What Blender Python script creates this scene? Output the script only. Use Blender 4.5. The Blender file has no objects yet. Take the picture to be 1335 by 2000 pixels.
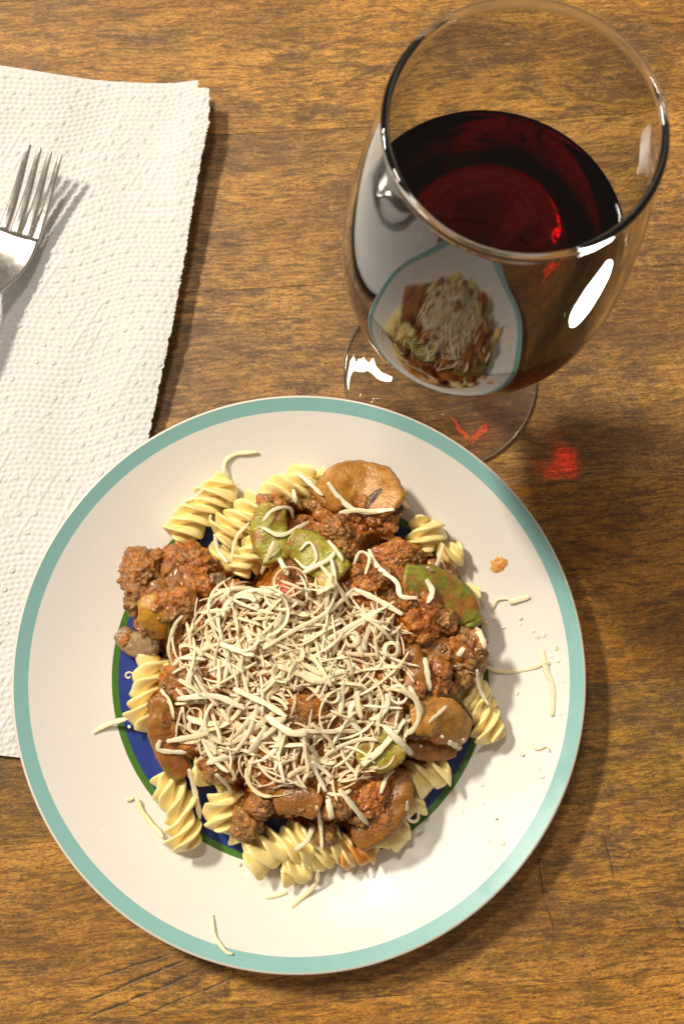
import bpy, math, random
import numpy as np
from mathutils import Vector, Matrix, noise as mn
random.seed(7); rng = np.random.default_rng(7)
S = bpy.context.scene
C = S.collection

def zone(x, y, cx, cy, r0, r1):
    dx, dy = x-cx, y-cy; r = math.hypot(dx, dy)
    names = ['right', 'upper right', 'top', 'upper left', 'left', 'lower left', 'bottom', 'lower right']
    k = int(round(math.degrees(math.atan2(dy, dx))/45)) % 8
    if r < r0: return 'middle'
    return ('inner ' if r < r1 else 'outer ')+names[k]
# ------------------------------------------------------------------ camera
CAM_H, F_PX, W_PX, H_PX = .45, 2114.0, 1335, 2000
NADIR = (625.2, 1413.8)
_d = Vector((NADIR[0]-W_PX/2, -(NADIR[1]-H_PX/2), -F_PX)).normalized()
_Z = -_d
_Y = Vector((0, 1, 0)); _Y = (_Y - _Y.dot(_Z)*_Z).normalized()
_X = _Y.cross(_Z)
R_W2C = Matrix(((_X[0], _Y[0], _Z[0]), (_X[1], _Y[1], _Z[1]), (_X[2], _Y[2], _Z[2])))
R_C2W = R_W2C.transposed()
cd = bpy.data.cameras.new('camera'); cam = bpy.data.objects.new('camera', cd); C.objects.link(cam)
cam.matrix_world = Matrix.Translation((0, 0, CAM_H)) @ R_C2W.to_4x4()
cd.sensor_fit = 'VERTICAL'; cd.sensor_height = 24; cd.lens = 24*F_PX/H_PX
cd.clip_start = .01; cd.clip_end = 50
cd.dof.use_dof = True; cd.dof.focus_distance = .425; cd.dof.aperture_fstop = cd.lens/2.1
S.camera = cam

# ------------------------------------------------------------------ room light
w = bpy.data.worlds.new('World'); S.world = w; w.use_nodes = True
bg = w.node_tree.nodes['Background']; bg.inputs[0].default_value = (1.0, .84, .69, 1); bg.inputs[1].default_value = .30

def lamp(name, loc, target, power, sx, sy, col, roll=0):
    l = bpy.data.lights.new(name, 'AREA'); l.shape = 'RECTANGLE'; l.size = sx; l.size_y = sy
    l.energy = power; l.color = col
    o = bpy.data.objects.new(name, l); C.objects.link(o)
    dr = Vector(target)-Vector(loc)
    o.matrix_world = Matrix.Translation(loc) @ dr.to_track_quat('-Z', 'Y').to_matrix().to_4x4() @ Matrix.Rotation(roll, 4, 'Z')
    return o
lamp('ceiling_lamp', (-1.40, 1.20, 1.90), (0, .05, 0), 76.0, .38, .20, (1, .89, .73), math.radians(20)).data.shape = 'ELLIPSE'
lamp('second_ceiling_bulbs', (-.30, .64, 1.50), (0, .05, 0), 7.0, .32, .075, (1, .90, .77), math.radians(0))
low = lamp('added_bowl_highlight_light', (.187, .083, .016), (.074, .114, .174), .036, .036, .062, (1, .96, .90))  # added light, no known source there; makes the white highlight on the bowl
_zz = (Vector((.187, .083, .016))-Vector((.074, .114, .174))).normalized(); _yy = Vector((.065, .043, 0)); _yy = (_yy-_yy.dot(_zz)*_zz).normalized(); _xx = _yy.cross(_zz)
low.matrix_world = Matrix.Translation((.187, .083, .016)) @ Matrix(((_xx[0], _yy[0], _zz[0]), (_xx[1], _yy[1], _zz[1]), (_xx[2], _yy[2], _zz[2]))).to_4x4()
low.data.shape = 'ELLIPSE'
low.data.spread = math.radians(50)

S.render.engine = 'CYCLES'
S.view_settings.view_transform = 'Standard'; S.view_settings.look = 'None'
S.view_settings.exposure = 0; S.view_settings.gamma = 1
cy = S.cycles
cy.use_denoising = True
try:
    cy.denoiser = 'OPENIMAGEDENOISE'; cy.denoising_input_passes = 'RGB_ALBEDO_NORMAL'; cy.denoising_prefilter = 'ACCURATE'
except Exception: pass
cy.use_adaptive_sampling = False
cy.max_bounces = 24; cy.transmission_bounces = 16; cy.glossy_bounces = 18; cy.diffuse_bounces = 4
cy.caustics_reflective = True; cy.caustics_refractive = True
cy.sample_clamp_indirect = 90; cy.blur_glossy = .2

# ------------------------------------------------------------------ helpers
def at(px, py, z=0.0):
    """photo pixel + height -> real point on that level"""
    d = R_C2W @ Vector(((px-W_PX/2)/F_PX, -(py-H_PX/2)/F_PX, -1))
    s = (z-CAM_H)/d[2]
    return Vector((d[0]*s, d[1]*s, z))

def mesh_obj(name, verts, faces, mat, parent=None, smooth=True):
    me = bpy.data.meshes.new(name)
    v = np.asarray(verts, dtype=np.float32)
    me.from_pydata([tuple(map(float, a)) for a in v], [], faces)
    if smooth: me.polygons.foreach_set('use_smooth', [True]*len(me.polygons))
    if mat: me.materials.append(mat)
    me.update()
    o = bpy.data.objects.new(name, me); C.objects.link(o)
    if parent: o.parent = parent
    return o

def grid_faces(n, m, wrap=False):
    """n rows x m columns of vertices"""
    f = []
    mm = m if wrap else m-1
    for i in range(n-1):
        a = i*m
        for j in range(mm):
            k = (j+1) % m
            f.append((a+j, a+k, a+m+k, a+m+j))
    return f

def tag(o, label=None, cat=None, group=None, kind=None):
    if label: o['label'] = label
    if cat: o['category'] = cat
    if group: o['group'] = group
    if kind: o['kind'] = kind
    return o

def empty(name, loc=(0, 0, 0)):
    o = bpy.data.objects.new(name, None); C.objects.link(o); o.location = loc; o.empty_display_size = .01
    return o

def lathe(name, prof, mat, parent, center, seg=128, close=False):
    pr = np.array(prof); n = len(pr)
    t = np.linspace(0, 2*np.pi, seg, endpoint=False)
    v = np.zeros((n, seg, 3))
    v[:, :, 0] = pr[:, 0:1]*np.cos(t)+center[0]; v[:, :, 1] = pr[:, 0:1]*np.sin(t)+center[1]; v[:, :, 2] = pr[:, 1:2]
    f = grid_faces(n, seg, True)
    if close: f += [(n-1)*seg and tuple((n-1)*seg+j for j in range(seg))]
    return mesh_obj(name, v.reshape(-1, 3), f, mat, parent)

def catmull(pts, per=8):
    P = np.array(pts, float); out = []
    Q = np.vstack([2*P[0]-P[1], P, 2*P[-1]-P[-2]])
    for i in range(1, len(Q)-2):
        p0, p1, p2, p3 = Q[i-1:i+3]
        for k in range(per):
            t = k/per
            out.append(.5*((2*p1)+(-p0+p2)*t+(2*p0-5*p1+4*p2-p3)*t*t+(-p0+3*p1-3*p2+p3)*t**3))
    out.append(P[-1]); return np.array(out)

def resample(P, n):
    d = np.r_[0, np.cumsum(np.linalg.norm(np.diff(P, axis=0), axis=1))]
    s = np.linspace(0, d[-1], n)
    return np.stack([np.interp(s, d, P[:, k]) for k in range(P.shape[1])], 1), s

def sstep(x, a, b):
    t = np.clip((x-a)/(b-a), 0, 1); return t*t*(3-2*t)

# ------------------------------------------------------------------ material helpers
class NT:
    def __init__(s, name):
        s.m = bpy.data.materials.new(name); s.m.use_nodes = True; s.t = s.m.node_tree
        s.b = s.t.nodes['Principled BSDF']; s.tc = s.t.nodes.new('ShaderNodeTexCoord'); s.co = s.tc.outputs['Object']
    def L(s, a, b): s.t.links.new(a, b)
    def n(s, typ, **kw):
        o = s.t.nodes.new(typ)
        for k, v in kw.items(): setattr(o, k, v)
        return o
    def put(s, sock, v):
        if hasattr(v, 'links') or isinstance(v, bpy.types.NodeSocket): s.L(v, sock)
        else: sock.default_value = v
    def mapping(s, co, scale=(1, 1, 1), rot=(0, 0, 0), loc=(0, 0, 0), typ='POINT'):
        o = s.n('ShaderNodeMapping', vector_type=typ); s.L(co, o.inputs[0])
        s.put(o.inputs['Location'], loc); o.inputs['Rotation'].default_value = rot; o.inputs['Scale'].default_value = scale
        return o.outputs[0]
    def noise(s, co, scale, detail=4, rough=.55, dist=0, col=False):
        o = s.n('ShaderNodeTexNoise'); s.L(co, o.inputs['Vector'])
        o.inputs['Scale'].default_value = scale; o.inputs['Detail'].default_value = detail
        o.inputs['Roughness'].default_value = rough; o.inputs['Distortion'].default_value = dist
        return o.outputs['Color' if col else 'Fac']
    def voro(s, co, scale, feature='F1', rnd=1):
        o = s.n('ShaderNodeTexVoronoi', feature=feature); s.L(co, o.inputs['Vector'])
        o.inputs['Scale'].default_value = scale; o.inputs['Randomness'].default_value = rnd
        return o.outputs['Distance']
    def ramp(s, fac, stops):
        o = s.n('ShaderNodeValToRGB'); s.L(fac, o.inputs[0]); e = o.color_ramp.elements
        while len(e) < len(stops): e.new(.5)
        for el, (p, c) in zip(e, stops):
            el.position = p; el.color = (c, c, c, 1) if isinstance(c, (int, float)) else (*c, 1)
        return o.outputs[0]
    def mix(s, fac, a, b, mode='MIX'):
        o = s.n('ShaderNodeMix', data_type='RGBA', blend_type=mode)
        s.put(o.inputs[0], fac)
        for k, v in ((6, a), (7, b)):
            s.put(o.inputs[k], (*v, 1) if isinstance(v, tuple) and len(v) == 3 else v)
        return o.outputs[2]
    def math(s, op, a, b=0.0, c=0.0, clamp=False):
        o = s.n('ShaderNodeMath', operation=op, use_clamp=clamp)
        s.put(o.inputs[0], a); s.put(o.inputs[1], b); s.put(o.inputs[2], c)
        return o.outputs[0]
    def bump(s, h, dist, strength=1, normal=None):
        o = s.n('ShaderNodeBump'); o.inputs['Strength'].default_value = strength; o.inputs['Distance'].default_value = dist
        s.L(h, o.inputs['Height'])
        if normal: s.L(normal, o.inputs['Normal'])
        return o.outputs[0]
    def set(s, **kw):
        names = dict(col='Base Color', rough='Roughness', spec='Specular IOR Level', sss='Subsurface Weight', rad='Subsurface Radius',
                     sscale='Subsurface Scale', metal='Metallic', coat='Coat Weight', coatr='Coat Roughness', normal='Normal', ior='IOR', trans='Transmission Weight', sheen='Sheen Weight')
        for k, v in kw.items():
            if k == 'col' and isinstance(v, tuple) and len(v) == 3: v = (*v, 1)
            s.put(s.b.inputs[names[k]], v)
        return s.m
    def rnd(s): return s.n('ShaderNodeObjectInfo').outputs['Random']

# ------------------------------------------------------------------ wood
A_GR = math.radians(3.7)
def wood_mat():
    t = NT('stained_worn_wood')
    r = t.rnd(); off = t.n('ShaderNodeCombineXYZ'); t.L(t.math('MULTIPLY', r, 3.1), off.inputs[0]); t.L(t.math('MULTIPLY', r, 7.7), off.inputs[1])
    base = t.mapping(t.co, rot=(0, 0, -A_GR))
    add = t.n('ShaderNodeVectorMath', operation='ADD'); t.L(base, add.inputs[0]); t.L(off.outputs[0], add.inputs[1]); co = add.outputs[0]
    # slow warp
    warp = t.noise(co, 14, 3, .5, 0, True); wm = t.n('ShaderNodeVectorMath', operation='MULTIPLY_ADD')
    t.L(warp, wm.inputs[0]); wm.inputs[1].default_value = (.02, .012, 0); t.L(co, wm.inputs[2]); cw = wm.outputs[0]
    big = t.noise(t.mapping(cw, (9, 26, 9)), 1, 5, .62)
    mid = t.noise(t.mapping(cw, (85, 190, 60)), 1, 8, .74)
    grain = t.noise(t.mapping(cw, (100, 820, 100)), 1, 5, .68, .5)
    fine = t.noise(t.mapping(co, (700, 1500, 700)), 1, 3, .7)
    col = t.mix(t.ramp(big, [(.38, 0), (.60, 1)]), (.30, .135, .027), (.70, .350, .060))
    blot = t.ramp(mid, [(.42, 1), (.58, 0)])
    blotm = t.math('MULTIPLY', blot, t.ramp(t.noise(t.mapping(cw, (22, 40, 20)), 1, 4, .6), [(.40, .08), (.60, 1)]))
    col = t.mix(blotm, col, (.175, .095, .040))
    col = t.mix(t.ramp(grain, [(.38, .85), (.54, 0)]), col, (.13, .066, .022))
    col = t.mix(t.math('MULTIPLY', t.ramp(grain, [(.54, 0), (.70, .5)]), 1.0), col, (.68, .38, .10))
    fleck = t.noise(t.mapping(cw, (260, 950, 200), loc=(2, 5, 1)), 1, 4, .7)
    col = t.mix(t.math('MULTIPLY', t.ramp(fleck, [(.33, 1), (.42, 0)]), t.ramp(t.noise(co, 30, 4, .6), [(.4, .3), (.6, 1)])), col, (.070, .038, .016))
    col = t.mix(t.ramp(fine, [(.36, .6), (.55, 0)]), col, (.08, .045, .018))
    for (sc_, ro_, wd_, m0, st_) in (((70, 130, 70), .35, .020, .47, .60), ((140, 90, 70), -.7, .016, .52, .55), ((210, 420, 70), .1, .03, .45, .55)):
        nz_ = t.noise(t.mapping(cw, sc_, rot=(0, 0, ro_), loc=(m0, st_, 0)), 1, 3, .55, .4)
        rd_ = t.math('ABSOLUTE', t.math('SUBTRACT', nz_, .5))
        ln_ = t.math('MULTIPLY', t.ramp(rd_, [(0, 1), (wd_, 0)]), t.math('MULTIPLY', t.ramp(t.noise(t.mapping(co, loc=(st_*9, m0, 0)), 75, 5, .65), [(m0, 0), (m0+.12, st_)]), t.ramp(fine, [(.38, .2), (.55, 1)])))
        col = t.mix(t.math('MULTIPLY', ln_, .55), col, (.74, .43, .12))
    dk_ = t.math('ABSOLUTE', t.math('SUBTRACT', t.noise(t.mapping(cw, (60, 210, 60), loc=(4, 2, 1)), 1, 4, .6, .5), .5))
    col = t.mix(t.math('MULTIPLY', t.ramp(dk_, [(0, .7), (.03, 0)]), t.ramp(t.noise(co, 55, 4, .6), [(.45, 0), (.6, 1)])), col, (.10, .055, .022))
    hsv = t.n('ShaderNodeHueSaturation'); t.L(t.math('MULTIPLY_ADD', r, .26, .88), hsv.inputs['Value']); t.L(t.math('MULTIPLY_ADD', r, .14, .96), hsv.inputs['Saturation']); t.L(col, hsv.inputs['Color']); col = hsv.outputs[0]
    col = t.mix(1.0, col, t.n('ShaderNodeObjectInfo').outputs['Color'], 'MULTIPLY')
    # worn network of pale scratches
    sc = t.mapping(cw, (300, 560, 300), rot=(0, 0, .5)); ns = t.noise(co, 260, 3, .6, 0, True)
    m2 = t.n('ShaderNodeVectorMath', operation='MULTIPLY_ADD'); t.L(ns, m2.inputs[0]); m2.inputs[1].default_value = (1.4, 1.4, 0); t.L(sc, m2.inputs[2])
    ed = t.voro(m2.outputs[0], 1, 'DISTANCE_TO_EDGE')
    msk = t.math('MULTIPLY', t.ramp(t.noise(cw, 30, 4, .6), [(.50, 0), (.66, .5)]), t.ramp(t.noise(co, 420, 3, .6), [(.42, 0), (.58, 1)]))
    scr = t.math('MULTIPLY', t.ramp(ed, [(.0, 1), (.045, 0)]), msk)
    col = t.mix(scr, col, (.70, .42, .15))
    sc2 = t.mapping(co, (26, 60, 26), rot=(0, 0, 1.1)); ns2 = t.noise(co, 30, 4, .6, 0, True)
    m3 = t.n('ShaderNodeVectorMath', operation='MULTIPLY_ADD'); t.L(ns2, m3.inputs[0]); m3.inputs[1].default_value = (1.2, 1.2, 0); t.L(sc2, m3.inputs[2])
    ed2 = t.voro(m3.outputs[0], 1, 'DISTANCE_TO_EDGE')
    scr2 = t.math('MULTIPLY', t.ramp(ed2, [(.0, 1), (.008, 0)]), t.ramp(t.noise(co, 60, 4, .6), [(.55, 0), (.62, .55)]))
    col = t.mix(scr2, col, (.55, .34, .14))
    # knife scores: dark scratches with a place of their own
    dark = None
    for (x0, y0, x1, y1, wd, st) in SCORES:
        a = at(x0, y0); b = at(x1, y1); dv = b-a; Ln = dv.length; an = math.atan2(dv.y, dv.x)
        m = t.mapping(t.co, loc=tuple(a), rot=(0, 0, an), typ='TEXTURE')
        sx = t.n('ShaderNodeSeparateXYZ'); t.L(m, sx.inputs[0])
        wob = t.math('MULTIPLY', t.math('SUBTRACT', t.noise(t.co, 70, 3, .6), .5), .0028)
        yy = t.math('ABSOLUTE', t.math('ADD', sx.outputs[1], wob))
        my = t.ramp(t.math('DIVIDE', yy, wd*3.2), [(.25, 1), (.6, 0)])
        mx = t.math('MULTIPLY', t.math('SMOOTH_MIN', t.math('DIVIDE', sx.outputs[0], Ln*.15), t.math('DIVIDE', t.math('SUBTRACT', Ln, sx.outputs[0]), Ln*.15), .1), 1, clamp=True)
        q = t.math('MULTIPLY', t.math('MULTIPLY', my, mx), st)
        dark = q if dark is None else t.math('MAXIMUM', dark, q)
    brk = t.ramp(t.noise(t.co, 320, 3, .6), [(.34, .25), (.5, 1)])
    dark = t.math('MULTIPLY', dark, brk)
    col = t.mix(dark, col, (.055, .035, .02))
    h = t.math('SUBTRACT', t.math('MULTIPLY', grain, .6), dark)
    h = t.math('ADD', h, t.math('MULTIPLY', mid, .5))
    t.set(col=col, rough=t.ramp(mid, [(.3, .62), (.7, .42)]), spec=.35, normal=t.bump(h, .0004, .55))
    return t.m
SCORES = [(183, 1911, 335, 1862, .00035, .8), (150, 1965, 375, 1868, .0004, .9), (148, 1998, 408, 1888, .0004, .85), (260, 1990, 465, 1905, .0003, .7),
          (1179, 1630, 1200, 1720, .00032, .75), (1048, 1670, 1062, 1752, .00032, .8), (1064, 1762, 1083, 1818, .0003, .7), (1319, 1795, 1335, 1822, .0004, .9),
          (310, 1925, 392, 1893, .0003, .6), (1212, 1700, 1230, 1668, .00025, .5)]
M_WOOD = wood_mat()

table = empty('wooden_table', (0, 0, -.025)); tag(table, kind='structure')
VB = [-.62, -.52, -.42, -.33, -.25, -.175, -.106, -.0387, .0088, .094, .190, .265, .338, .42, .51, .61, .72]
PLC = {-.0387: (.74, .79, .92, 1), -.106: (.92, .90, .90, 1), .0088: (.84, .80, .76, 1), .094: (.97, .97, 1.0, 1), .19: (1.06, 1.06, 1.08, 1), .265: (1.0, .98, .95, 1), -.175: (1.04, .98, .85, 1)}
def plank(v0, v1, k):
    g = .00002; b = .00018; th = .025
    prof = [(v0+g, -th), (v0+g, -b), (v0+g+b*.35, -b*.25), (v0+g+b, 0), (v1-g-b, 0), (v1-g-b*.35, -b*.25), (v1-g, -b), (v1-g, -th)]
    xs = np.linspace(-.95, .95, 3); ca, sa = math.cos(A_GR), math.sin(A_GR)
    V = []
    for x in xs:
        for (v, z) in prof:
            zz = z if z <= -th+1e-6 else z-.00004*((k*7) % 4)
            V.append((x*ca-v*sa, x*sa+v*ca, zz+.025))
    f = grid_faces(3, 8, True)
    f += [tuple(range(8))[::-1], tuple(range(16, 24))]
    o = mesh_obj('plank', V, f, M_WOOD, table, smooth=False)
    o.color = PLC.get(round(v0, 4), (1, 1, 1, 1))
for k in range(len(VB)-1): plank(VB[k], VB[k+1], k)

# ------------------------------------------------------------------ plate
PC = (-.0079, .0207); PR = .1135; WELL = .0765
def plate_mat(name, col, rough=.24):
    t = NT(name); n = t.noise(t.co, 60, 4, .6)
    sm = t.ramp(n, [(.35, rough*1.5), (.65, rough*.8)])
    return t.set(col=col, rough=sm, spec=.35, normal=t.bump(n, .00015, .12))
M_WHITE = plate_mat('glazed_white', (.77, .75, .71)); M_TEAL = plate_mat('teal_glaze', (.25, .49, .48), .24)
M_BLUE = plate_mat('cobalt_glaze', (.022, .045, .24)); M_GREEN = plate_mat('leaf_green_glaze', (.060, .17, .020))
M_RIMEDGE = plate_mat('bare_white_edge', (.70, .67, .60), .2)
def plate_z(r):
    """top surface of the plate"""
    r = np.asarray(r, float); u = np.clip((r-.070)/(PR-.070), 0, 1)
    return .0040+.0142*(u**1.45)
plate = empty('dinner_plate', (PC[0], PC[1], 0))
tag(plate, 'round white dinner plate with teal rim and blue centre under the pasta', 'plate')
def ring(a, b, n): return [(r, float(plate_z(r))) for r in np.linspace(a, b, n)]
BAND = PR-.0062
lathe('well_disc', [(1e-5, .004)]+ring(.004, WELL-.0026, 12)[0:], M_BLUE, plate, (0, 0), 160)
lathe('green_ring', ring(WELL-.0026, WELL, 3), M_GREEN, plate, (0, 0), 160)
lathe('plate_body', ring(WELL, BAND, 18), M_WHITE, plate, (0, 0), 160)
lathe('rim_band', ring(BAND, PR-.0011, 8), M_TEAL, plate, (0, 0), 160)
zt = float(plate_z(PR-.0011))
lathe('underside', [(PR-.0011, zt), (PR-.0004, zt-.00015), (PR, zt-.0009), (PR-.0004, zt-.0020), (PR-.006, zt-.0042), (PR-.018, zt-.0087), (PR-.03, zt-.0122), (.07, .0022), (.0655, .0018), (.064, .0003), (.0615, .0003), (.060, .0018), (.03, .002), (1e-5, .002)], M_RIMEDGE, plate, (0, 0), 160)

# ------------------------------------------------------------------ height map of everything on the plate
HN = 560; HS = .0005; HO = (PC[0]-HN*HS/2, PC[1]-HN*HS/2)
gx, gy = np.meshgrid((np.arange(HN)+.5)*HS+HO[0], (np.arange(HN)+.5)*HS+HO[1], indexing='ij')
HM = plate_z(np.hypot(gx-PC[0], gy-PC[1]))
HM[np.hypot(gx-PC[0], gy-PC[1]) > PR] = 0
def hm_ix(x, y): return np.clip(((np.asarray(x)-HO[0])/HS).astype(int), 0, HN-1), np.clip(((np.asarray(y)-HO[1])/HS).astype(int), 0, HN-1)
def hm_add(v):
    v = np.asarray(v); i, j = hm_ix(v[:, 0], v[:, 1]); np.maximum.at(HM, (i, j), v[:, 2])
def hm_fill():
    """close pin holes after splatting vertices"""
    global HM
    p = np.pad(HM, 1, mode='edge'); q = np.stack([p[1:-1, :-2], p[1:-1, 2:], p[:-2, 1:-1], p[2:, 1:-1]])
    HM = np.maximum(HM, np.sort(q, 0)[-2])
def box(a, r):
    for ax in (0, 1):
        p = np.pad(a, [(r+1, r) if k == ax else (0, 0) for k in (0, 1)], mode='edge'); c = np.cumsum(p, ax)
        n = a.shape[ax]
        a = (np.take(c, range(2*r+1, 2*r+1+n), ax)-np.take(c, range(0, n), ax))/(2*r+1)
    return a
def hmz(x, y, r=0):
    i, j = hm_ix(x, y)
    if r == 0: return HM[i, j]
    if np.ndim(i) == 0: return float(HM[max(0, i-r):i+r+1, max(0, j-r):j+r+1].mean())
    return np.array([HM[max(0, a-r):a+r+1, max(0, b-r):b+r+1].mean() for a, b in zip(i, j)])

# ------------------------------------------------------------------ food materials
def pasta_mat():
    t = NT('cooked_pasta'); n = t.noise(t.co, 160, 4, .6); f = t.noise(t.co, 1500, 3, .6)
    col = t.mix(t.ramp(n, [(.3, 0), (.7, 1)]), (.89, .72, .29), (.93, .80, .41))
    col = t.mix(t.math('MULTIPLY', t.ramp(t.noise(t.co, 48, 5, .7), [(.56, 0), (.70, .75)]), t.rnd()), col, (.80, .44, .12))
    return t.set(col=col, rough=t.ramp(n, [(.3, .20), (.7, .36)]), spec=.5, sss=.35, rad=(1.0, .62, .22), sscale=.003, normal=t.bump(f, .00012, .35))
M_PASTA = pasta_mat()
def pasta_sauced():
    t = NT('sauce_stained_pasta'); n = t.noise(t.co, 110, 5, .65); f = t.noise(t.co, 900, 3, .6)
    col = t.mix(t.ramp(n, [(.42, 0), (.6, 1)]), (.80, .58, .20), (.66, .27, .05))
    return t.set(col=col, rough=.25, spec=.5, sss=.25, rad=(1.0, .5, .2), sscale=.003, normal=t.bump(f, .00015, .4))
M_PASTA2 = pasta_sauced()
def sauce_mat(name, redness):
    t = NT(name); a = t.noise(t.co, 75, 4, .6); b = t.noise(t.co, 330, 5, .65); f = t.noise(t.co, 1700, 4, .65)
    at_ = t.n('ShaderNodeAttribute', attribute_name='proud').outputs['Fac']
    brown = t.mix(t.ramp(b, [(.3, 0), (.7, 1)]), (.135, .050, .007), (.43, .205, .036))
    red = t.mix(t.ramp(b, [(.35, 0), (.65, 1)]), (.27, .050, .003), (.62, .215, .011))
    k = t.math('ADD', t.math('MULTIPLY', at_, -1.25), t.math('ADD', t.math('MULTIPLY', a, 2.4), redness*1.6-.35), clamp=True)
    col = t.mix(k, brown, red)
    col = t.mix(t.ramp(t.noise(t.co, 900, 2, .5), [(.66, 0), (.74, .55)]), col, (.58, .34, .13))
    return t.set(col=col, rough=t.ramp(b, [(.35, .10), (.65, .30)]), spec=.7, sss=.05, rad=(1, .35, .12), sscale=.0022, coat=.55, coatr=.07,
                 normal=t.bump(t.math('ADD', f, t.math('MULTIPLY', b, 1.5)), .00055, .9))
M_SAUCE = sauce_mat('meat_sauce_wet', .34); M_MEAT = sauce_mat('ground_beef', -.14); M_MEATR = sauce_mat('ground_beef_in_red_sauce', .26)
def veg_mat(name, c1, c2, cover, cov=(.46, .09, .015), rough=.16):
    t = NT(name); n = t.noise(t.co, 95, 4, .6); m = t.noise(t.co, 210, 5, .65); f = t.noise(t.co, 900, 3, .6)
    col = t.mix(t.ramp(n, [(.3, 0), (.7, 1)]), c1, c2)
    col = t.mix(t.ramp(t.noise(t.mapping(t.co, (150, 700, 300)), 1, 4, .6), [(.38, .45), (.55, 0)]), col, (c1[0]*.5, c1[1]*.45, c1[2]*.4))
    cvr = t.mix(t.ramp(m, [(.3, 0), (.7, 1)]), (cov[0]*.55, cov[1]*.8, cov[2]), (cov[0], cov[1]*1.9, cov[2]*2.2))
    col = t.mix(t.ramp(t.noise(t.co, 120, 5, .7, .4), [(.58-cover*.4, 0), (.76-cover*.4, 1)]), col, cvr)
    return t.set(col=col, rough=t.ramp(m, [(.3, rough*.8), (.7, rough*2.0)]), spec=.6, sss=.15, rad=(1, .8, .2), sscale=.002,
                 normal=t.bump(t.math('ADD', f, t.math('MULTIPLY', m, 2.5)), .00045, .7))
M_PEP = veg_mat('green_pepper_flesh', (.27, .27, .018), (.48, .43, .055), .26)
M_PEPD = veg_mat('green_pepper_sauced', (.17, .20, .018), (.33, .34, .05), .38)
M_OLIVE = veg_mat('olive_pepper_sauced', (.21, .19, .03), (.33, .27, .05), .62)
M_ORPEP = veg_mat('orange_pepper', (.55, .22, .015), (.52, .33, .03), .1)
M_YEL = veg_mat('yellow_orange_pepper', (.60, .30, .02), (.45, .42, .04), .05)
M_MUSH = veg_mat('mushroom_sauced', (.56, .25, .045), (.64, .35, .09), .50, (.52, .13, .012))
M_MUSHD = veg_mat('mushroom_dark', (.20, .075, .012), (.38, .165, .032), .40, (.38, .085, .008))
M_MUSHG = veg_mat('mushroom_greybrown', (.24, .14, .06), (.36, .23, .11), .2, (.30, .09, .03))
M_TOM = veg_mat('tomato_piece', (.50, .035, .012), (.56, .10, .03), .0)
def cheese_mat(name, c1, c2):
    t = NT(name); n = t.noise(t.co, 140, 3, .6); f = t.noise(t.co, 1300, 3, .6)
    r = t.rnd(); col = t.mix(r, c1, c2); col = t.mix(t.ramp(n, [(.4, 0), (.8, .3)]), col, (.80, .62, .36))
    return t.set(col=col, rough=t.ramp(n, [(.3, .26), (.7, .5)]), spec=.45, sss=.35, rad=(1, .8, .5), sscale=.002, normal=t.bump(f, .00016, .4))
M_CH = cheese_mat('grated_cheese', (.94, .80, .46), (.96, .88, .62))
M_CHM = cheese_mat('grated_cheese_melting', (.91, .68, .38), (.94, .78, .50))

# ------------------------------------------------------------------ fusilli
def fusilli(pts, label, R=.0072, pitch=.0215, phase=0.0, mat=None, bend=0, group='fusilli around the edge of the pile'):
    """pts: list of (px, py, z axis)"""
    R *= 1.06
    P = np.array([tuple(at(*p)) for p in pts])
    if len(P) == 2: P = np.array([P[0], (P[0]+P[1])/2+np.array([0, 0, bend]), P[1]])
    P = catmull(P, 10)
    L = np.linalg.norm(np.diff(P, axis=0), axis=1).sum(); n = max(14, int(L/.00052))
    P, s = resample(P, n)
    T = np.gradient(P, axis=0); T /= np.linalg.norm(T, axis=1)[:, None]
    up = np.array([0, 0, 1.]); N = np.cross(T, up); N /= np.linalg.norm(N, axis=1)[:, None]; B = np.cross(N, T)
    # vane samples
    u = np.linspace(-1, 1, 13)[:-1]; ph = []
    for k in range(4):
        ph += list((np.sign(u)*np.abs(u)**1.4*math.pi/4)+k*math.pi/2)
    ph = np.array(ph); m = len(ph)
    core = .0026; seedv = random.uniform(0, 50)
    V = np.zeros((n, m, 3))
    for i in range(n):
        e = min(s[i], L-s[i]); endf = math.sqrt(max(0, 1-max(0, 1-e/.0016)**2))
        wv = .90+.10*math.sin(s[i]*420+seedv)+.07*math.sin(s[i]*910+seedv*2)
        lobe = 1-(1-(.5+.5*np.cos(4*ph))**1.25)**1.5
        vane = 1+.09*np.sin(ph*1.0+s[i]*300+seedv)+.05*np.sin(ph*3+s[i]*700+seedv)
        r = (core+(R*wv*vane-core)*lobe)*(.25+.75*endf)
        th = ph-.35*(r/R)**2+phase-2*math.pi*s[i]/pitch+.22*math.sin(s[i]*260+seedv)
        ax = .0012*(r/R)**2*math.sin(seedv)      # vanes lean a little along the axis
        V[i] = P[i]+(r*np.cos(th))[:, None]*N[i]+(r*np.sin(th))[:, None]*B[i]+ax[:, None]*T[i] if isinstance(ax, np.ndarray) else P[i]
    f = grid_faces(n, m, True)+[tuple(range(m))[::-1], tuple((n-1)*m+j for j in range(m))]
    V = V.reshape(-1, 3)
    zmin = plate_z(np.hypot(V[:, 0]-PC[0], V[:, 1]-PC[1]))+.0002
    V[:, 2] = np.maximum(V[:, 2], zmin)
    o = mesh_obj('fusilli', V, f, mat or M_PASTA); tag(o, label, 'pasta', group)
    hm_add(V); return o
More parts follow.
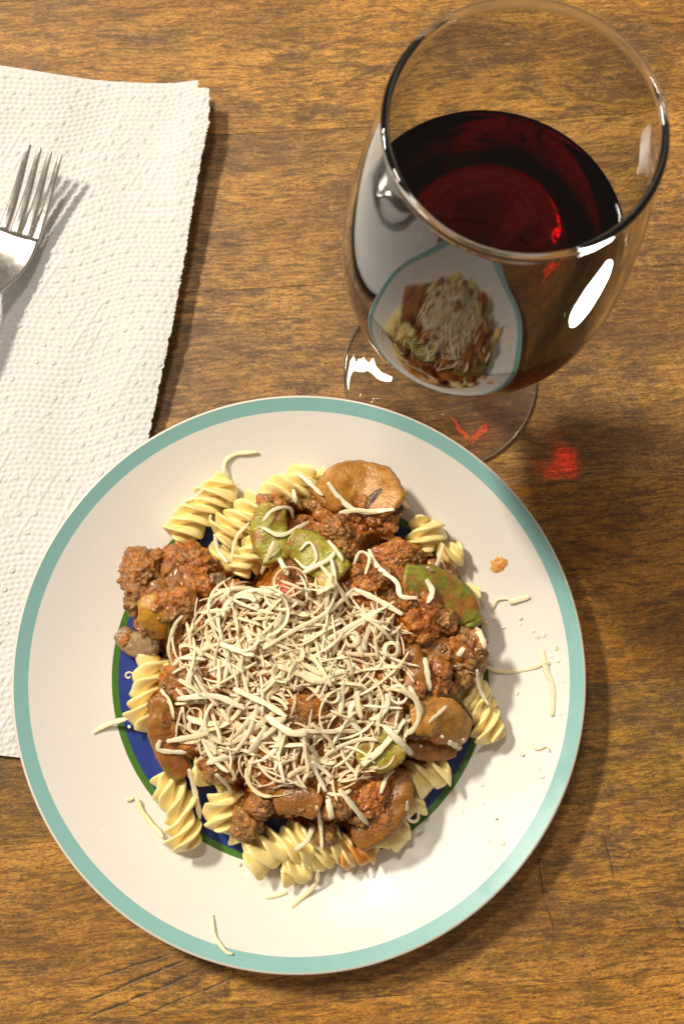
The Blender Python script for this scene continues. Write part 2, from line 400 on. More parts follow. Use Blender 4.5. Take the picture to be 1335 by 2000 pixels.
FUS = [
 ([(338, 1052, .0115), (452, 938, .0125)], 'fusilli at the upper left edge, end over the white plate', .0079, .0),
 ([(423, 1050, .0165), (520, 985, .0185), (612, 932, .0150)], 'long fusilli lying right behind the upper left one, top of the pile', .0087, 1.2),
 ([(560, 952, .0115), (640, 942, .0115)], 'fusilli end peeking out left of the big mushroom slice', .0066, .4),
 ([(395, 1100, .0115), (520, 1075, .0135)], 'fusilli under the green pepper slices, above the left meat clump', .0080, 2.0),
 ([(455, 1120, .0175), (525, 1035, .0185)], 'short upright fusilli touching the left pepper slice', .0062, .7),
 ([(735, 1050, .0140), (775, 960, .0135)], 'sauce stained fusilli under the big mushroom slice', .0070, .9),
 ([(815, 1080, .0120), (842, 1012, .0145)], 'pale fusilli standing proud at the upper right beside the mushroom', .0078, .3),
 ([(850, 1088, .0115), (905, 1085, .0115)], 'small fusilli end under the sauce at the upper right edge', .0062, 1.6),
 ([(880, 1160, .0110), (935, 1168, .0105)], 'fusilli tip poking out past the right green pepper', .0058, .5),
 ([(905, 1290, .0120), (925, 1360, .0125), (962, 1450, .0115)], 'fusilli hanging over the green ring at the right edge', .0070, .6),
 ([(880, 1330, .0110), (905, 1400, .0110)], 'fusilli under the right side of the sauce', .0066, 2.2),
 ([(790, 1520, .0125), (880, 1505, .0120)], 'fusilli at the lower right, under the mushroom slice', .0076, 1.1),
 ([(770, 1585, .0110), (825, 1560, .0108)], 'small fusilli at the lower right over the blue centre', .0058, .2),
 ([(725, 1640, .0110), (800, 1615, .0110)], 'fusilli end at the bottom, right of the long mushroom', .0064, 1.9),
 ([(660, 1660, .0110), (735, 1660, .0112)], 'fusilli end beneath the long mushroom at the bottom', .0068, .1),
 ([(478, 1672, .0120), (570, 1648, .0135), (668, 1640, .0120)], 'long fusilli lying along the bottom edge of the pile', .0084, .5),
 ([(548, 1695, .0105), (612, 1702, .0102)], 'lowest fusilli end, half under the long bottom one', .0060, 1.4),
 ([(318, 1508, .0125), (348, 1575, .0135), (362, 1662, .0120)], 'curved fusilli at the lower left reaching onto the white plate', .0072, 1.0),
 ([(450, 1535, .0165), (418, 1622, .0140)], 'fusilli with a split end right of the lower left one', .0072, 2.4),
 ([(440, 1600, .0105), (520, 1560, .0125)], 'fusilli in the shade beneath the bottom meat crumbs', .0070, .8),
 ([(312, 1282, .0125), (288, 1345, .0130), (285, 1430, .0115)], 'upright fusilli over the blue centre at the left', .0078, .2),
 ([(345, 1290, .0135), (345, 1450, .0135)], 'fusilli mostly under the sauce at the left', .0072, 1.5),
 ([(380, 1490, .0165), (470, 1515, .0175)], 'fusilli just under the lower left edge of the sauce', .0072, .9),
 ([(620, 1590, .0150), (700, 1560, .0160)], 'fusilli under the meat at the bottom', .0072, .9),
 ([(600, 1672, .0105), (690, 1655, .0105)], 'fusilli squeezed under the right half of the long bottom one', .0070, 2.7),
 ([(432, 1570, .0105), (478, 1640, .0105)], 'fusilli in the gap right of the split one, at the bottom left', .0066, 1.3),
 ([(470, 1010, .0100), (560, 985, .0120)], 'fusilli beneath the long upper one, in the shade of the pepper', .0074, .6),
 ([(600, 1000, .0120), (650, 940, .0115)], 'fusilli showing between the upper pasta and the big mushroom', .0068, 2.1),
 ([(905, 1320, .0125), (948, 1392, .0100)], 'fusilli lying beside the right hanging one', .0062, 2.9),
 ([(835, 1180, .0120), (905, 1240, .0120)], 'fusilli under the right green pepper', .0072, 1.9),
]
for pts, lab, R, ph in FUS:
    fusilli(pts, lab, R=R, phase=ph, mat=M_PASTA2 if ('stained' in lab or 'mushroom at the bottom' in lab) else M_PASTA)
for _ in range(3): hm_fill()

# ------------------------------------------------------------------ meat sauce mass
SP = [(248, 1190), (240, 1130), (262, 1085), (320, 1078), (385, 1072), (430, 1105), (470, 1140), (512, 1108), (505, 1040), (506, 985), (540, 968), (600, 985), (640, 925), (700, 920), (760, 960), (780, 1010), (745, 1050), (735, 1072), (790, 1072), (850, 1090), (898, 1110), (918, 1180), (930, 1240), (950, 1285), (930, 1322), (898, 1335), (896, 1390), (915, 1425), (900, 1465), (850, 1482), (795, 1488), (800, 1545), (765, 1600), (735, 1650), (690, 1640), (655, 1605), (600, 1612), (530, 1600), (500, 1612), (478, 1636), (458, 1622), (478, 1580), (455, 1535), (400, 1505), (350, 1508), (318, 1470), (303, 1390), (318, 1325), (322, 1280), (290, 1262), (262, 1235)]
poly = catmull(np.array([tuple(at(x, y, .016))[:2] for x, y in SP+[SP[0]]]), 4)
def poly_sd(x, y, P):
    """signed distance, positive inside"""
    x = np.asarray(x); y = np.asarray(y); d = np.full(x.shape, 1e9); ins = np.zeros(x.shape, bool)
    for a, b in zip(P[:-1], P[1:]):
        ex, ey = b-a; wx, wy = x-a[0], y-a[1]; l2 = ex*ex+ey*ey+1e-18
        tt = np.clip((wx*ex+wy*ey)/l2, 0, 1); d = np.minimum(d, (wx-tt*ex)**2+(wy-tt*ey)**2)
        c = ((a[1] <= y) & (b[1] > y)) | ((b[1] <= y) & (a[1] > y))
        xi = a[0]+(y-a[1])/(b[1]-a[1]+1e-18)*ex
        ins ^= c & (x < xi)
    return np.where(ins, np.sqrt(d), -np.sqrt(d))
DC = at(600, 1320, .02)
def dome(x, y):
    r = np.hypot((x-DC.x)/.074, (y-DC.y)/.072); return .0325-.0165*r**2
HMB = box(box(HM, 3), 3)
def set_attr(o, vals):
    a = o.data.attributes.new('proud', 'FLOAT', 'POINT'); v = np.zeros(len(o.data.vertices), np.float32); v[:len(vals)] = vals; a.data.foreach_set('value', v)
def meat(p, k):
    """relief of cooked mince lying in sauce: (height, how far the meat stands out)"""
    q = p+Vector((mn.noise(p*260), mn.noise(p*260+Vector((7, 3, 1))), 0))*.0012
    size = .65+.7*mn.noise(p*120+Vector((3, 8, 5)))
    h = nod(q, k, .0016*max(.15, size))+nod(q+Vector((.3, 0, 0)), k*1.9, .0010)+nod(q+Vector((0, .7, 0)), k*3.6, .0005)
    fill = .0015+.0013*mn.noise(p*105+Vector((5, 1, 2)))
    e = h-fill; s_ = .0003
    hh = fill+ (e if e > s_ else (0 if e < -s_ else (e+s_)**2/(4*s_)))
    return hh+.00028*mn.noise(p*1400), max(0., min(1., .25+e/.0010))
def nod(p, sc, amp, p2=2.0):
    d = mn.voronoi(p*sc, distance_metric='DISTANCE', exponent=2)[0][0]
    return amp*(1-min(1, d*1.15)**p2)
st = .00046; x0, y0 = poly.min(0)-.002; x1, y1 = poly.max(0)+.002
nx, ny = int((x1-x0)/st), int((y1-y0)/st)
X, Y = np.meshgrid(x0+np.arange(nx)*st, y0+np.arange(ny)*st, indexing='ij')
jx = np.zeros_like(X)
for i in range(nx):
    for j in range(ny): jx[i, j] = mn.noise(Vector((X[i, j]*140, Y[i, j]*140, 3)))+.5*mn.noise(Vector((X[i, j]*420, Y[i, j]*420, 9)))
SD = poly_sd(X, Y, poly)+jx*.0022
ii, jj = hm_ix(X, Y)
under = HMB[ii, jj]+.0010
dm = plate_z(np.hypot(X-PC[0], Y-PC[1]))+.0005+(dome(X, Y)-.004)*sstep(SD, -.0005, .0085)**.8*.96
Zs = np.maximum(under, dm)+.0015*jx
keep = SD > -.0004
Zn = np.zeros_like(Zs); PRD = np.zeros_like(Zs)
for i in range(nx):
    for j in range(ny):
        if keep[i, j]:
            p = Vector((X[i, j], Y[i, j], Zs[i, j]))
            hq, PRD[i, j] = meat(p, 430)
            Zn[i, j] = hq+.0014*mn.noise(p*170)
Zs = Zs+Zn*sstep(SD, -.0004, .002)
idx = -np.ones(X.shape, int); idx[keep] = np.arange(keep.sum())
V = np.stack([X[keep], Y[keep], Zs[keep]], 1).tolist(); F = []
for i in range(nx-1):
    for j in range(ny-1):
        q = (idx[i, j], idx[i+1, j], idx[i+1, j+1], idx[i, j+1])
        if min(q) >= 0: F.append(tuple(int(a) for a in q))
# skirt
cnt = {}
for q in F:
    for a, b in ((q[0], q[1]), (q[1], q[2]), (q[2], q[3]), (q[3], q[0])): cnt[(a, b)] = 1
sk = {}
for (a, b) in list(cnt):
    if (b, a) not in cnt:
        for c in (a, b):
            if c not in sk: sk[c] = len(V); V.append([V[c][0], V[c][1], max(V[c][2]-.003, .0042)])
        F.append((b, a, sk[a], sk[b]))
sauce = mesh_obj('meat_sauce', V, F, M_SAUCE)
set_attr(sauce, PRD[keep])
tag(sauce, 'orange brown meat sauce spread over the pasta', 'sauce', kind='stuff')
hm_add(np.array(V)[:int(keep.sum())]); hm_fill()

# ------------------------------------------------------------------ meat clumps
import bmesh
_ico = {}
def ico(k):
    if k not in _ico:
        bm = bmesh.new(); bmesh.ops.create_icosphere(bm, subdivisions=k, radius=1)
        _ico[k] = (np.array([v.co[:] for v in bm.verts]), [tuple(v.index for v in f.verts) for f in bm.faces]); bm.free()
    return _ico[k]
def clump(px, py, rx, ry, rz, lift, label, mat=None, sub=5, rot=0, nodk=440, name='meat_clump', cat='meat'):
    v, f = ico(sub); c0 = at(px, py, .02); z = hmz(c0.x, c0.y, 6)+lift; c = at(px, py, z)
    sd = Vector((px*.01, py*.013, 1.7)); out = np.zeros_like(v); ca, sa = math.cos(rot), math.sin(rot); pr_ = np.zeros(len(v))
    for i, q in enumerate(v):
        q = Vector(q); k = 1+.34*mn.noise(q*1.4+sd)+.24*mn.noise(q*3.0+sd)+.10*mn.noise(q*6+sd)
        p = Vector((q.x*rx, q.y*ry, q.z*rz))*k
        ps = p+sd*.1
        n_, pr_[i] = meat(ps, nodk)
        p += q*(n_-.0012)
        out[i] = (c.x+p.x*ca-p.y*sa, c.y+p.x*sa+p.y*ca, c.z+p.z)
    zmin = plate_z(np.hypot(out[:, 0]-PC[0], out[:, 1]-PC[1]))+.0003
    out[:, 2] = np.maximum(out[:, 2], zmin)
    o = mesh_obj(name, out, f, mat or M_MEAT); set_attr(o, pr_); tag(o, label, cat, 'clumps of ground beef in the sauce')
    hm_add(out); return o
mm = .001
for a in [
 (282, 1122, 9.5, 9.0, 8, .000, 'big brown ground beef clump at the far left edge of the pile', M_MEAT, 6),
 (372, 1105, 10, 8.0, 7, .001, 'ground beef clump between the far left clump and the fusilli', M_MEATR, 6),
 (345, 1178, 10.5, 11, 8, .001, 'ground beef clump right of the small orange pepper piece', M_MEAT, 6),
 (268, 1172, 5, 5.5, 5, .001, 'small beef crumb below the far left clump', M_MEAT, 5),
 (655, 1038, 6.0, 5.0, 4.5, .002, 'lumpy beef crumb below the big mushroom slice', M_MEAT, 5),
 (672, 1075, 4.6, 4.2, 4.0, .001, 'beef crumb wedged between pepper slice and mushroom', M_MEATR, 5),
 (775, 1090, 9.5, 6.5, 5.5, .001, 'orange sauced beef clump under the upper right fusilli', M_MEATR, 6),
 (798, 1148, 4.2, 5.2, 3.8, .001, 'pale beef crumb on the right green pepper', M_MEAT, 5),
 (815, 1208, 8.5, 9.0, 6.5, .001, 'rounded sauced beef clump right of the cheese pile', M_MEATR, 6),
 (866, 1212, 4.2, 4.4, 3.8, .002, 'small beef crumb on the lower end of the right pepper', M_MEAT, 5),
 (908, 1278, 8.6, 9.4, 7.5, .001, 'beef clump at the right edge beside the green ring', M_MEAT, 6),
 (838, 1330, 7.5, 8.5, 5.0, .000, 'beef clump among the mushrooms at the right', M_MEATR, 6),
 (482, 1608, 5.2, 6.2, 5.0, .003, 'beef crumb at the bottom left tip of the sauce', M_MEAT, 5),
 (512, 1572, 5.5, 4.5, 4.0, .002, 'beef crumb above the bottom left tip of the sauce', M_MEAT, 5),
 (668, 1562, 5.5, 6.0, 4.5, .002, 'pinkish beef crumb near the bottom of the pile', M_MEAT, 5),
 (722, 1560, 7.0, 6.5, 5.0, .001, 'beef clump left of the long bottom mushroom', M_MEATR, 6),
 (594, 1392, 9.5, 7.5, 4.5, .001, 'beef clump showing through the middle of the cheese', M_MEAT, 6),
 (372, 1335, 8.0, 8.0, 4.5, .000, 'beef clump at the left edge of the cheese pile', M_MEAT, 6),
 (432, 1500, 7.0, 5.5, 4.0, .001, 'beef clump at the lower left of the cheese pile', M_MEAT, 5),
 (505, 1240, 8.0, 6.0, 4.0, .000, 'beef clump under the upper left of the cheese', M_MEATR, 5),
 (450, 1165, 6.5, 5.0, 4.0, .001, 'beef crumb above the left end of the cheese', M_MEATR, 5),
 (560, 1500, 8.0, 5.5, 4.0, .000, 'dark beef clump under the lower cheese shreds', M_MEATR, 5),
 (720, 1130, 6.5, 5.5, 4.0, .001, 'beef crumb right of the yellow pepper piece', M_MEATR, 5),
 (335, 1410, 5.0, 7.0, 4.0, .001, 'beef clump on the olive pepper slice at the left', M_MEATR, 5),
]:
    px, py, rx, ry, rz, lift, lab, mat, sub = a
    clump(px, py, rx*mm, ry*mm, rz*mm, lift, lab, mat, sub, rot=random.uniform(-.6, .6))
# loose crumbs
SZ = ['knobbly', 'flattish', 'rounded']
cr = [(700, 990), (735, 1005), (625, 1000), (690, 1110), (752, 1120), (845, 1110), (880, 1130), (760, 1230), (780, 1265), (860, 1300), (880, 1345), (840, 1290), (800, 1360), (760, 1330), (325, 1110), (395, 1150), (415, 1200), (380, 1230), (350, 1255), (330, 1340), (350, 1390), (420, 1350), (640, 1575), (600, 1570), (560, 1590), (700, 1600), (745, 1585), (690, 1530), (500, 1190), (540, 1160), (425, 1240), (310, 1090), (640, 1630), (790, 1170), (830, 1250), (900, 1320), (845, 1370)]
for k, (x, y) in enumerate(cr):
    x += random.uniform(-6, 6); y += random.uniform(-6, 6); r = random.uniform(1.7, 3.4)
    o = clump(x, y, r*mm*1.2, r*mm, r*mm*.9, .0008, 'small '+SZ[k % 3]+' beef crumb in the sauce, '+zone(*at(x, y, .02)[:2], DC.x, DC.y, .012, .045)+' of the pile', M_MEAT if k % 3 else M_MEATR, 4, rot=random.uniform(0, 3), nodk=420, name='meat_crumb')
    o['group'] = 'small beef crumbs in the sauce'
hm_fill(); hm_fill()

# ------------------------------------------------------------------ slices (pepper, mushroom)
def slab(pts, wid, th, arch, name, label, cat, mat, lift=0.0, zs=None, roll=0, rimmat=None, wob=.0005, follow=.45):
    """pts: centre line in photo pixels; wid: widths in mm along it; arch: rise of the middle"""
    P2 = catmull(np.array(pts, float), 8); P2, _ = resample(P2, 40)
    c = [at(x, y, .02) for x, y in P2]; h = hmz(np.array([p.x for p in c]), np.array([p.y for p in c]), 8)
    if zs is not None: zc = np.interp(np.linspace(0, 1, 40), np.linspace(0, 1, len(zs)), zs)
    else:
        k = np.polyfit(np.arange(40), h, 2); q = np.polyval(k, np.arange(40)); q += np.percentile(h-q, 70); zc = follow*q+(1-follow)*np.maximum(q, h)
    zc = zc+lift
    P = np.array([tuple(at(x, y, z)) for (x, y), z in zip(P2, zc)])
    n = 40; T = np.gradient(P, axis=0); T /= np.linalg.norm(T, axis=1)[:, None]
    N = np.cross(T, [0, 0, 1.]); N /= np.linalg.norm(N, axis=1)[:, None]; B = np.cross(N, T)
    ww = np.interp(np.linspace(0, 1, n), np.linspace(0, 1, len(wid)), wid)*mm*.5
    e = np.linspace(0, 1, n); cap = np.sqrt(np.clip(1-np.clip(1-np.minimum(e, 1-e)/.07, 0, 1)**3.2, 0, 1)); ww = ww*np.maximum(cap, .08)
    m2 = 17; u = np.linspace(-1, 1, m2); top = []; bot = []; sd = Vector((pts[0][0]*.01, pts[0][1]*.01, 0))
    edge = np.sqrt(np.clip(1-np.abs(u)**9, 0, 1))
    cr_, sr_ = math.cos(roll), math.sin(roll)
    for i in range(n):
        row = []
        for side in (1, -1):
            us = range(m2) if side == 1 else range(m2-2, 0, -1)
            for j in us:
                a = u[j]*ww[i]; hh = arch*.6*(1-abs(u[j])**2.6)+side*th*.42*edge[j]*max(cap[i], .2)
                nz = mn.noise(Vector((P[i][0]*180, (P[i][1]+a)*180, 4))+sd)
                hh += wob*nz*1.6
                a *= 1+.10*mn.noise(Vector((i*.16, np.sign(a)*5, pts[0][0]))+sd)+.05*mn.noise(Vector((i*.6, np.sign(a)*5, 3))+sd)
                a2 = a*cr_-hh*sr_; h2 = a*sr_+hh*cr_
                row.append(P[i]+N[i]*a2+B[i]*h2)
        top.append(row)
    m = len(top[0]); V = np.array(top).reshape(-1, 3)
    zmin = plate_z(np.hypot(V[:, 0]-PC[0], V[:, 1]-PC[1]))+.0004; V[:, 2] = np.maximum(V[:, 2], zmin)
    F = grid_faces(n, m, True)+[tuple(range(m))[::-1], tuple((n-1)*m+j for j in range(m))]
    o = mesh_obj(name, V, F, mat); tag(o, label, cat); hm_add(V)
    if rimmat:   # dark skin along one long edge
        VV = []
        for i in range(n):
            cpt = top[i][0]; dirn = N[i]*-1
            for k in range(8):
                an = k/8*2*math.pi; VV.append(cpt+dirn*(.0007*math.cos(an))*max(cap[i], .1)+B[i]*(.0016*math.sin(an))*max(cap[i], .1))
        s_ = mesh_obj('skin', VV, grid_faces(n, 8, True), rimmat, o)
    return o
M_SKIN = veg_mat('dark_green_skin', (.035, .060, .012), (.075, .10, .02), .15)
M_LSKIN = veg_mat('light_green_skin', (.20, .24, .02), (.30, .32, .04), .1)
M_GILL = veg_mat('dark_gills', (.07, .035, .015), (.15, .08, .03), .1)
G = 'pepper'; MU = 'mushroom'
slab([(535, 982), (526, 1035), (545, 1100)], [10, 15.5, 16, 11], .0022, .0026, 'pepper_slice', 'yellow green pepper slice, left one of two beside the upper fusilli', G, M_PEP, .0032)
slab([(562, 1052), (612, 1080), (668, 1128)], [11, 15.5, 16, 12], .0022, .0022, 'pepper_slice', 'bright green pepper slice right of its twin, above the cheese', G, M_PEP, .0034)
slab([(782, 1128), (850, 1150), (900, 1190), (922, 1230)], [12, 17, 17, 10], .0022, .0030, 'pepper_slice', 'long green pepper slice half covered in sauce at the right edge', G, M_PEPD, .003)
slab([(695, 1480), (740, 1468), (784, 1435)], [8, 15, 17, 11], .0020, .0015, 'pepper_slice', 'bright green pepper triangle at the lower right of the cheese', G, M_PEP, .0045)
slab([(755, 1310), (765, 1370), (762, 1425)], [8, 10, 8], .0020, .0015, 'pepper_slice', 'olive green pepper slice along the right edge of the cheese pile', G, M_OLIVE, .002)
slab([(318, 1358), (316, 1420), (335, 1480), (362, 1518)], [7, 11, 11, 9], .0030, .0020, 'pepper_slice', 'curved olive slice with dark skin at the left above the fusilli', G, M_OLIVE, .003, rimmat=M_SKIN)
slab([(288, 1165), (300, 1205), (305, 1243)], [8, 13, 9], .0026, .0018, 'pepper_slice', 'small yellow orange pepper piece on the left meat clump', G, M_ORPEP, .0032, rimmat=M_LSKIN)
slab([(622, 1128), (650, 1152)], [7, 9, 7], .0022, .0010, 'pepper_piece', 'little golden pepper piece at the top edge of the cheese', G, M_YEL, .0045)
slab([(540, 1150), (575, 1172)], [6, 9, 6], .0022, .0010, 'tomato_piece', 'small red tomato piece under the upper cheese shreds', 'tomato', M_TOM, .003)
slab([(628, 985), (672, 950), (725, 955), (775, 995)], [13, 21, 22, 13], .0032, .0022, 'mushroom_slice', 'large smooth orange mushroom slice at the top of the pile', MU, M_MUSH, .004, rimmat=None)
slab([(712, 992), (750, 966), (783, 1002)], [4, 6.5, 5], .0022, .0012, 'mushroom_slice', 'dark gilled mushroom rim beside the large orange slice', MU, M_GILL, .0012)
slab([(800, 1262), (812, 1305), (806, 1365)], [7, 10, 9], .0026, .0022, 'mushroom_slice', 'dark brown mushroom slice standing right of the cheese pile', MU, M_MUSHD, .002)
slab([(850, 1250), (855, 1290)], [9, 12, 9], .0022, -.0022, 'mushroom_slice', 'dark hollow mushroom cap left of the right beef clump', MU, M_MUSHD, .0005)
slab([(800, 1408), (850, 1400), (905, 1435)], [11, 17, 19, 13], .0032, .0030, 'mushroom_slice', 'broad orange brown mushroom slice at the lower right edge', MU, M_MUSH, .0035, rimmat=M_GILL)
slab([(790, 1460), (845, 1466), (890, 1462)], [6, 9, 7], .0030, .0018, 'mushroom_slice', 'mushroom slice tucked under the broad lower right one', MU, M_MUSHD, .002)
slab([(782, 1500), (778, 1560), (742, 1612), (690, 1640)], [8, 11, 12, 11], .0026, .0026, 'mushroom_slice', 'long curved brown mushroom slice at the bottom right', MU, M_MUSHD, .0030)
slab([(535, 1572), (580, 1560), (625, 1580)], [8, 13, 9], .0024, .0018, 'mushroom_slice', 'dark smooth mushroom slice above the long bottom fusilli', MU, M_MUSHD, .0028)
slab([(232, 1232), (262, 1258), (312, 1258)], [7, 11, 8], .0032, .0022, 'mushroom_slice', 'grey brown mushroom piece lying over the blue centre at the left', MU, M_MUSHG, .003)
slab([(735, 1165), (745, 1205), (740, 1250)], [7, 9, 7], .0024, .0020, 'mushroom_slice', 'brown mushroom strip right of the upper cheese', MU, M_MUSHD, .002)
slab([(410, 1130), (440, 1135)], [4, 6, 4], .0022, .0010, 'mushroom_slice', 'small grey mushroom bit left of the upper cheese shreds', MU, M_MUSHG, .003)
for k, (x, y) in enumerate([(640, 975), (655, 1000), (690, 1010), (715, 985), (618, 960), (700, 945), (520, 1000), (545, 985), (533, 1095), (590, 1075), (640, 1120), (800, 1120), (835, 1185), (880, 1165), (905, 1150), (318, 1400), (325, 1440), (305, 1375), (850, 1430), (880, 1400), (815, 1420), (770, 1560), (755, 1600), (800, 1290), (812, 1345), (590, 1575), (300, 1185), (285, 1225), (250, 1250), (760, 1350), (745, 1215), (860, 1265), (855, 1160), (665, 1015), (635, 1010), (610, 990), (730, 1020), (755, 1035)]):
    r = random.uniform(1.1, 2.6); x += random.uniform(-4, 4); y += random.uniform(-4, 4)
    o = clump(x, y, r*mm*1.3, r*mm, r*mm*.7, .0003, 'small '+SZ[k % 3]+' beef crumb on a slice, '+zone(*at(x, y, .02)[:2], DC.x, DC.y, .012, .045)+' of the pile', M_MEAT if k % 2 else M_MEATR, 4, rot=random.uniform(0, 3), nodk=480, name='meat_crumb')
    o['group'] = 'beef crumbs on the vegetable slices'
hm_fill(); hm_fill()

# ------------------------------------------------------------------ cheese shreds
def ribbon(P, wd, th, twist0=0., twist1=0., taper=.6):
    wd *= 1.18; th *= .64
    n = len(P); T = np.gradient(P, axis=0); T /= np.linalg.norm(T, axis=1)[:, None]
    N = np.cross(T, [0, 0, 1.]); N /= (np.linalg.norm(N, axis=1)[:, None]+1e-9); B = np.cross(N, T)
    sec = [(-1, -.35), (-.8, .9), (-.1, .55), (.7, 1), (1, -.2), (.6, -.9), (-.5, -.8)]
    V = []
    for i in range(n):
        e = i/(n-1); k = (taper+(1-taper)*min(1, min(e, 1-e)*7)); a = twist0+(twist1-twist0)*e
        k2 = k*(1+.13*math.sin(e*17+P[0][0]*9000)+.08*math.sin(e*41+P[0][1]*7000)); ca, sa = math.cos(a), math.sin(a)
        for (x, y) in sec:
            xx = x*wd*.5*k2; yy = y*th*.5*k
            V.append(P[i]+N[i]*(xx*ca-yy*sa)+B[i]*(xx*sa+yy*ca))
    m = len(sec); return V, grid_faces(n, m, True)+[tuple(range(m))[::-1], tuple((n-1)*m+j for j in range(m))]
def drape(xy, th, stiff=.65, lift=0.0, loops=0):
    n = len(xy); h = hmz(xy[:, 0], xy[:, 1], 1); s = np.linspace(-1, 1, n)
    k = np.polyfit(s, h, 2 if n > 5 else 1)
    if len(k) == 3: k[0] = np.clip(k[0], -.004, .0025)
    q = np.polyval(k, s); q += np.percentile(h-q, 78)
    hs = np.convolve(np.pad(h, 2, mode='edge'), np.ones(5)/5, 'valid')
    z = stiff*q+(1-stiff)*np.maximum(q, hs)+th*.5+.0001+lift
    return np.column_stack([xy, z])
def hm_rib(P, th, wd):
    k = max(1, int(wd/HS/2)); i, j = hm_ix(P[:, 0], P[:, 1])
    for a, b, z in zip(i, j, P[:, 2]): HM[a-k:a+k+1, b-k:b+k+1] = np.maximum(HM[a-k:a+k+1, b-k:b+k+1], z+th*.45)
def shred_px(pts, wd=1.6, th=.55, label=None, group=None, lift=0, mat=None, tw=(0, 0), name='cheese_shred', zref=.02, stiff=.65):
    P = catmull(np.array([tuple(at(x, y, zref))[:2] for x, y in pts]), 6); n = max(8, int(np.linalg.norm(np.diff(P, axis=0), axis=1).sum()/.0011)+4)
    P, _ = resample(P, n); z = hmz(P[:, 0], P[:, 1], 1).mean()
    P = catmull(np.array([tuple(at(x, y, z))[:2] for x, y in pts]), 6); P, _ = resample(P, n)
    P = drape(P, th*mm, stiff, lift); V, F = ribbon(P, wd*mm, th*mm, *tw)
    o = mesh_obj(name, V, F, mat or M_CH); tag(o, label, 'cheese', group); hm_rib(P, th*mm, wd*mm); return o
GP = 'cheese shreds scattered on the plate rim'
for pts, wd, lab in [
 ([(436, 925), (441, 900), (462, 887), (504, 883)], 1.5, 'arched cheese shred on the white plate above the upper left fusilli'),
 ([(357, 977), (378, 975), (400, 963)], 1.3, 'short cheese shred beside the upper left fusilli'),
 ([(182, 1431), (212, 1414), (256, 1403)], 1.7, 'straight cheese shred crossing the green ring at the left'),
 ([(266, 1558), (282, 1592), (320, 1634)], 1.7, 'cheese shred on the plate left of the curved lower left fusilli'),
 ([(246, 1563), (255, 1561), (262, 1556)], 1.0, 'tiny cheese curl at the top of the lower left shred'),
 ([(621, 1695), (614, 1728), (569, 1772)], 1.5, 'bent cheese shred hanging below the bottom fusilli'),
 ([(518, 1753), (532, 1752), (561, 1744)], 1.0, 'small cheese sliver on the plate below the pasta'),
 ([(412, 1788), (418, 1826), (440, 1856), (455, 1862)], 1.3, 'lone curved cheese shred near the teal rim at the bottom'),
 ([(948, 1303), (985, 1312), (1030, 1307), (1062, 1295)], 1.4, 'long thin cheese shred reaching right from the pile'),
 ([(1060, 1268), (1067, 1312), (1079, 1340), (1077, 1398)], 2.0, 'wide cheese shred standing across the long thin one at the right'),
 ([(960, 1192), (970, 1172), (990, 1170), (996, 1180)], 1.0, 'curled cheese shred at the right beside a straight bit'),
 ([(994, 1176), (1032, 1166)], 2.0, 'short straight cheese bit on the plate at the right'),
 ([(1037, 1450), (1048, 1464), (1066, 1457), (1071, 1468)], .7, 'hair thin wavy cheese shred at the lower right of the plate'),
]:
    shred_px(pts, wd, .55, lab, GP, zref=.007, stiff=.2)
curl = [(243+18*math.cos(a)*(.3+.09*a)*.6+9, 1320+14*math.sin(a)*(.3+.09*a)*.7) for a in np.linspace(0, 6.5, 12)]
shred_px(curl, .7, .4, 'tiny white cheese curl on the blue centre', GP, zref=.005, stiff=.2)
# pile
PP = [(352, 1250), (385, 1190), (450, 1140), (520, 1150), (600, 1142), (680, 1135), (735, 1180), (790, 1225), (792, 1290), (778, 1380), (802, 1450), (770, 1490), (700, 1530), (640, 1560), (560, 1548), (500, 1540), (430, 1498), (360, 1465), (335, 1400), (368, 1365), (340, 1290), (352, 1250)]
pile = np.array([tuple(at(x, y, .03))[:2] for x, y in PP])
pc = at(575, 1310, .03); hole = at(592, 1392, .03); pep = at(748, 1466, .027)
GPILE = 'shreds of the grated cheese pile'
def rand_shred(x, y, L, ang, k0, k1, wd, th, mat, name, label, group, stuff=None, lift=0):
    n = max(7, int(L/.0011)); s = np.linspace(-L/2, L/2, n)
    a = ang+k0*s+k1*s*s*np.sign(s); dx = np.cos(a); dy = np.sin(a); ds = L/(n-1)
    xy = np.column_stack([x+np.cumsum(dx)*ds-dx.sum()*ds/2, y+np.cumsum(dy)*ds-dy.sum()*ds/2])
    P = drape(xy, th, .72, lift)
    ev = np.linspace(0, 1, n); P[:, 2] += random.uniform(0, .0007)*ev**3+random.uniform(0, .0007)*(1-ev)**3
    t0 = random.gauss(0, .30); V, F = ribbon(P, wd, th, t0, t0+random.gauss(0, .5))
    hm_rib(P, th, wd)
    if stuff is not None:
        b = len(stuff[0]); stuff[0].extend(V); stuff[1].extend([tuple(b+q for q in f) for f in F]); return
    o = mesh_obj(name, V, F, mat)
    tn = abs(k0)*L
    sh = 'straight' if tn < .35 else 'gently bent' if tn < 1.0 else 'curved' if tn < 2.6 else 'curled'
    ln = 'short' if L < .010 else 'medium length' if L < .017 else 'long'
    wn = 'thin' if wd < .0009 else 'broad' if wd > .0014 else 'narrow'
    zn = zone(x, y, pc.x, pc.y, .009, .024)
    tag(o, '%s %s %s %s cheese shred, %s of the pile' % (ln, wn, sh, 'melting' if mat is M_CHM else 'pale', zn), 'cheese', group)
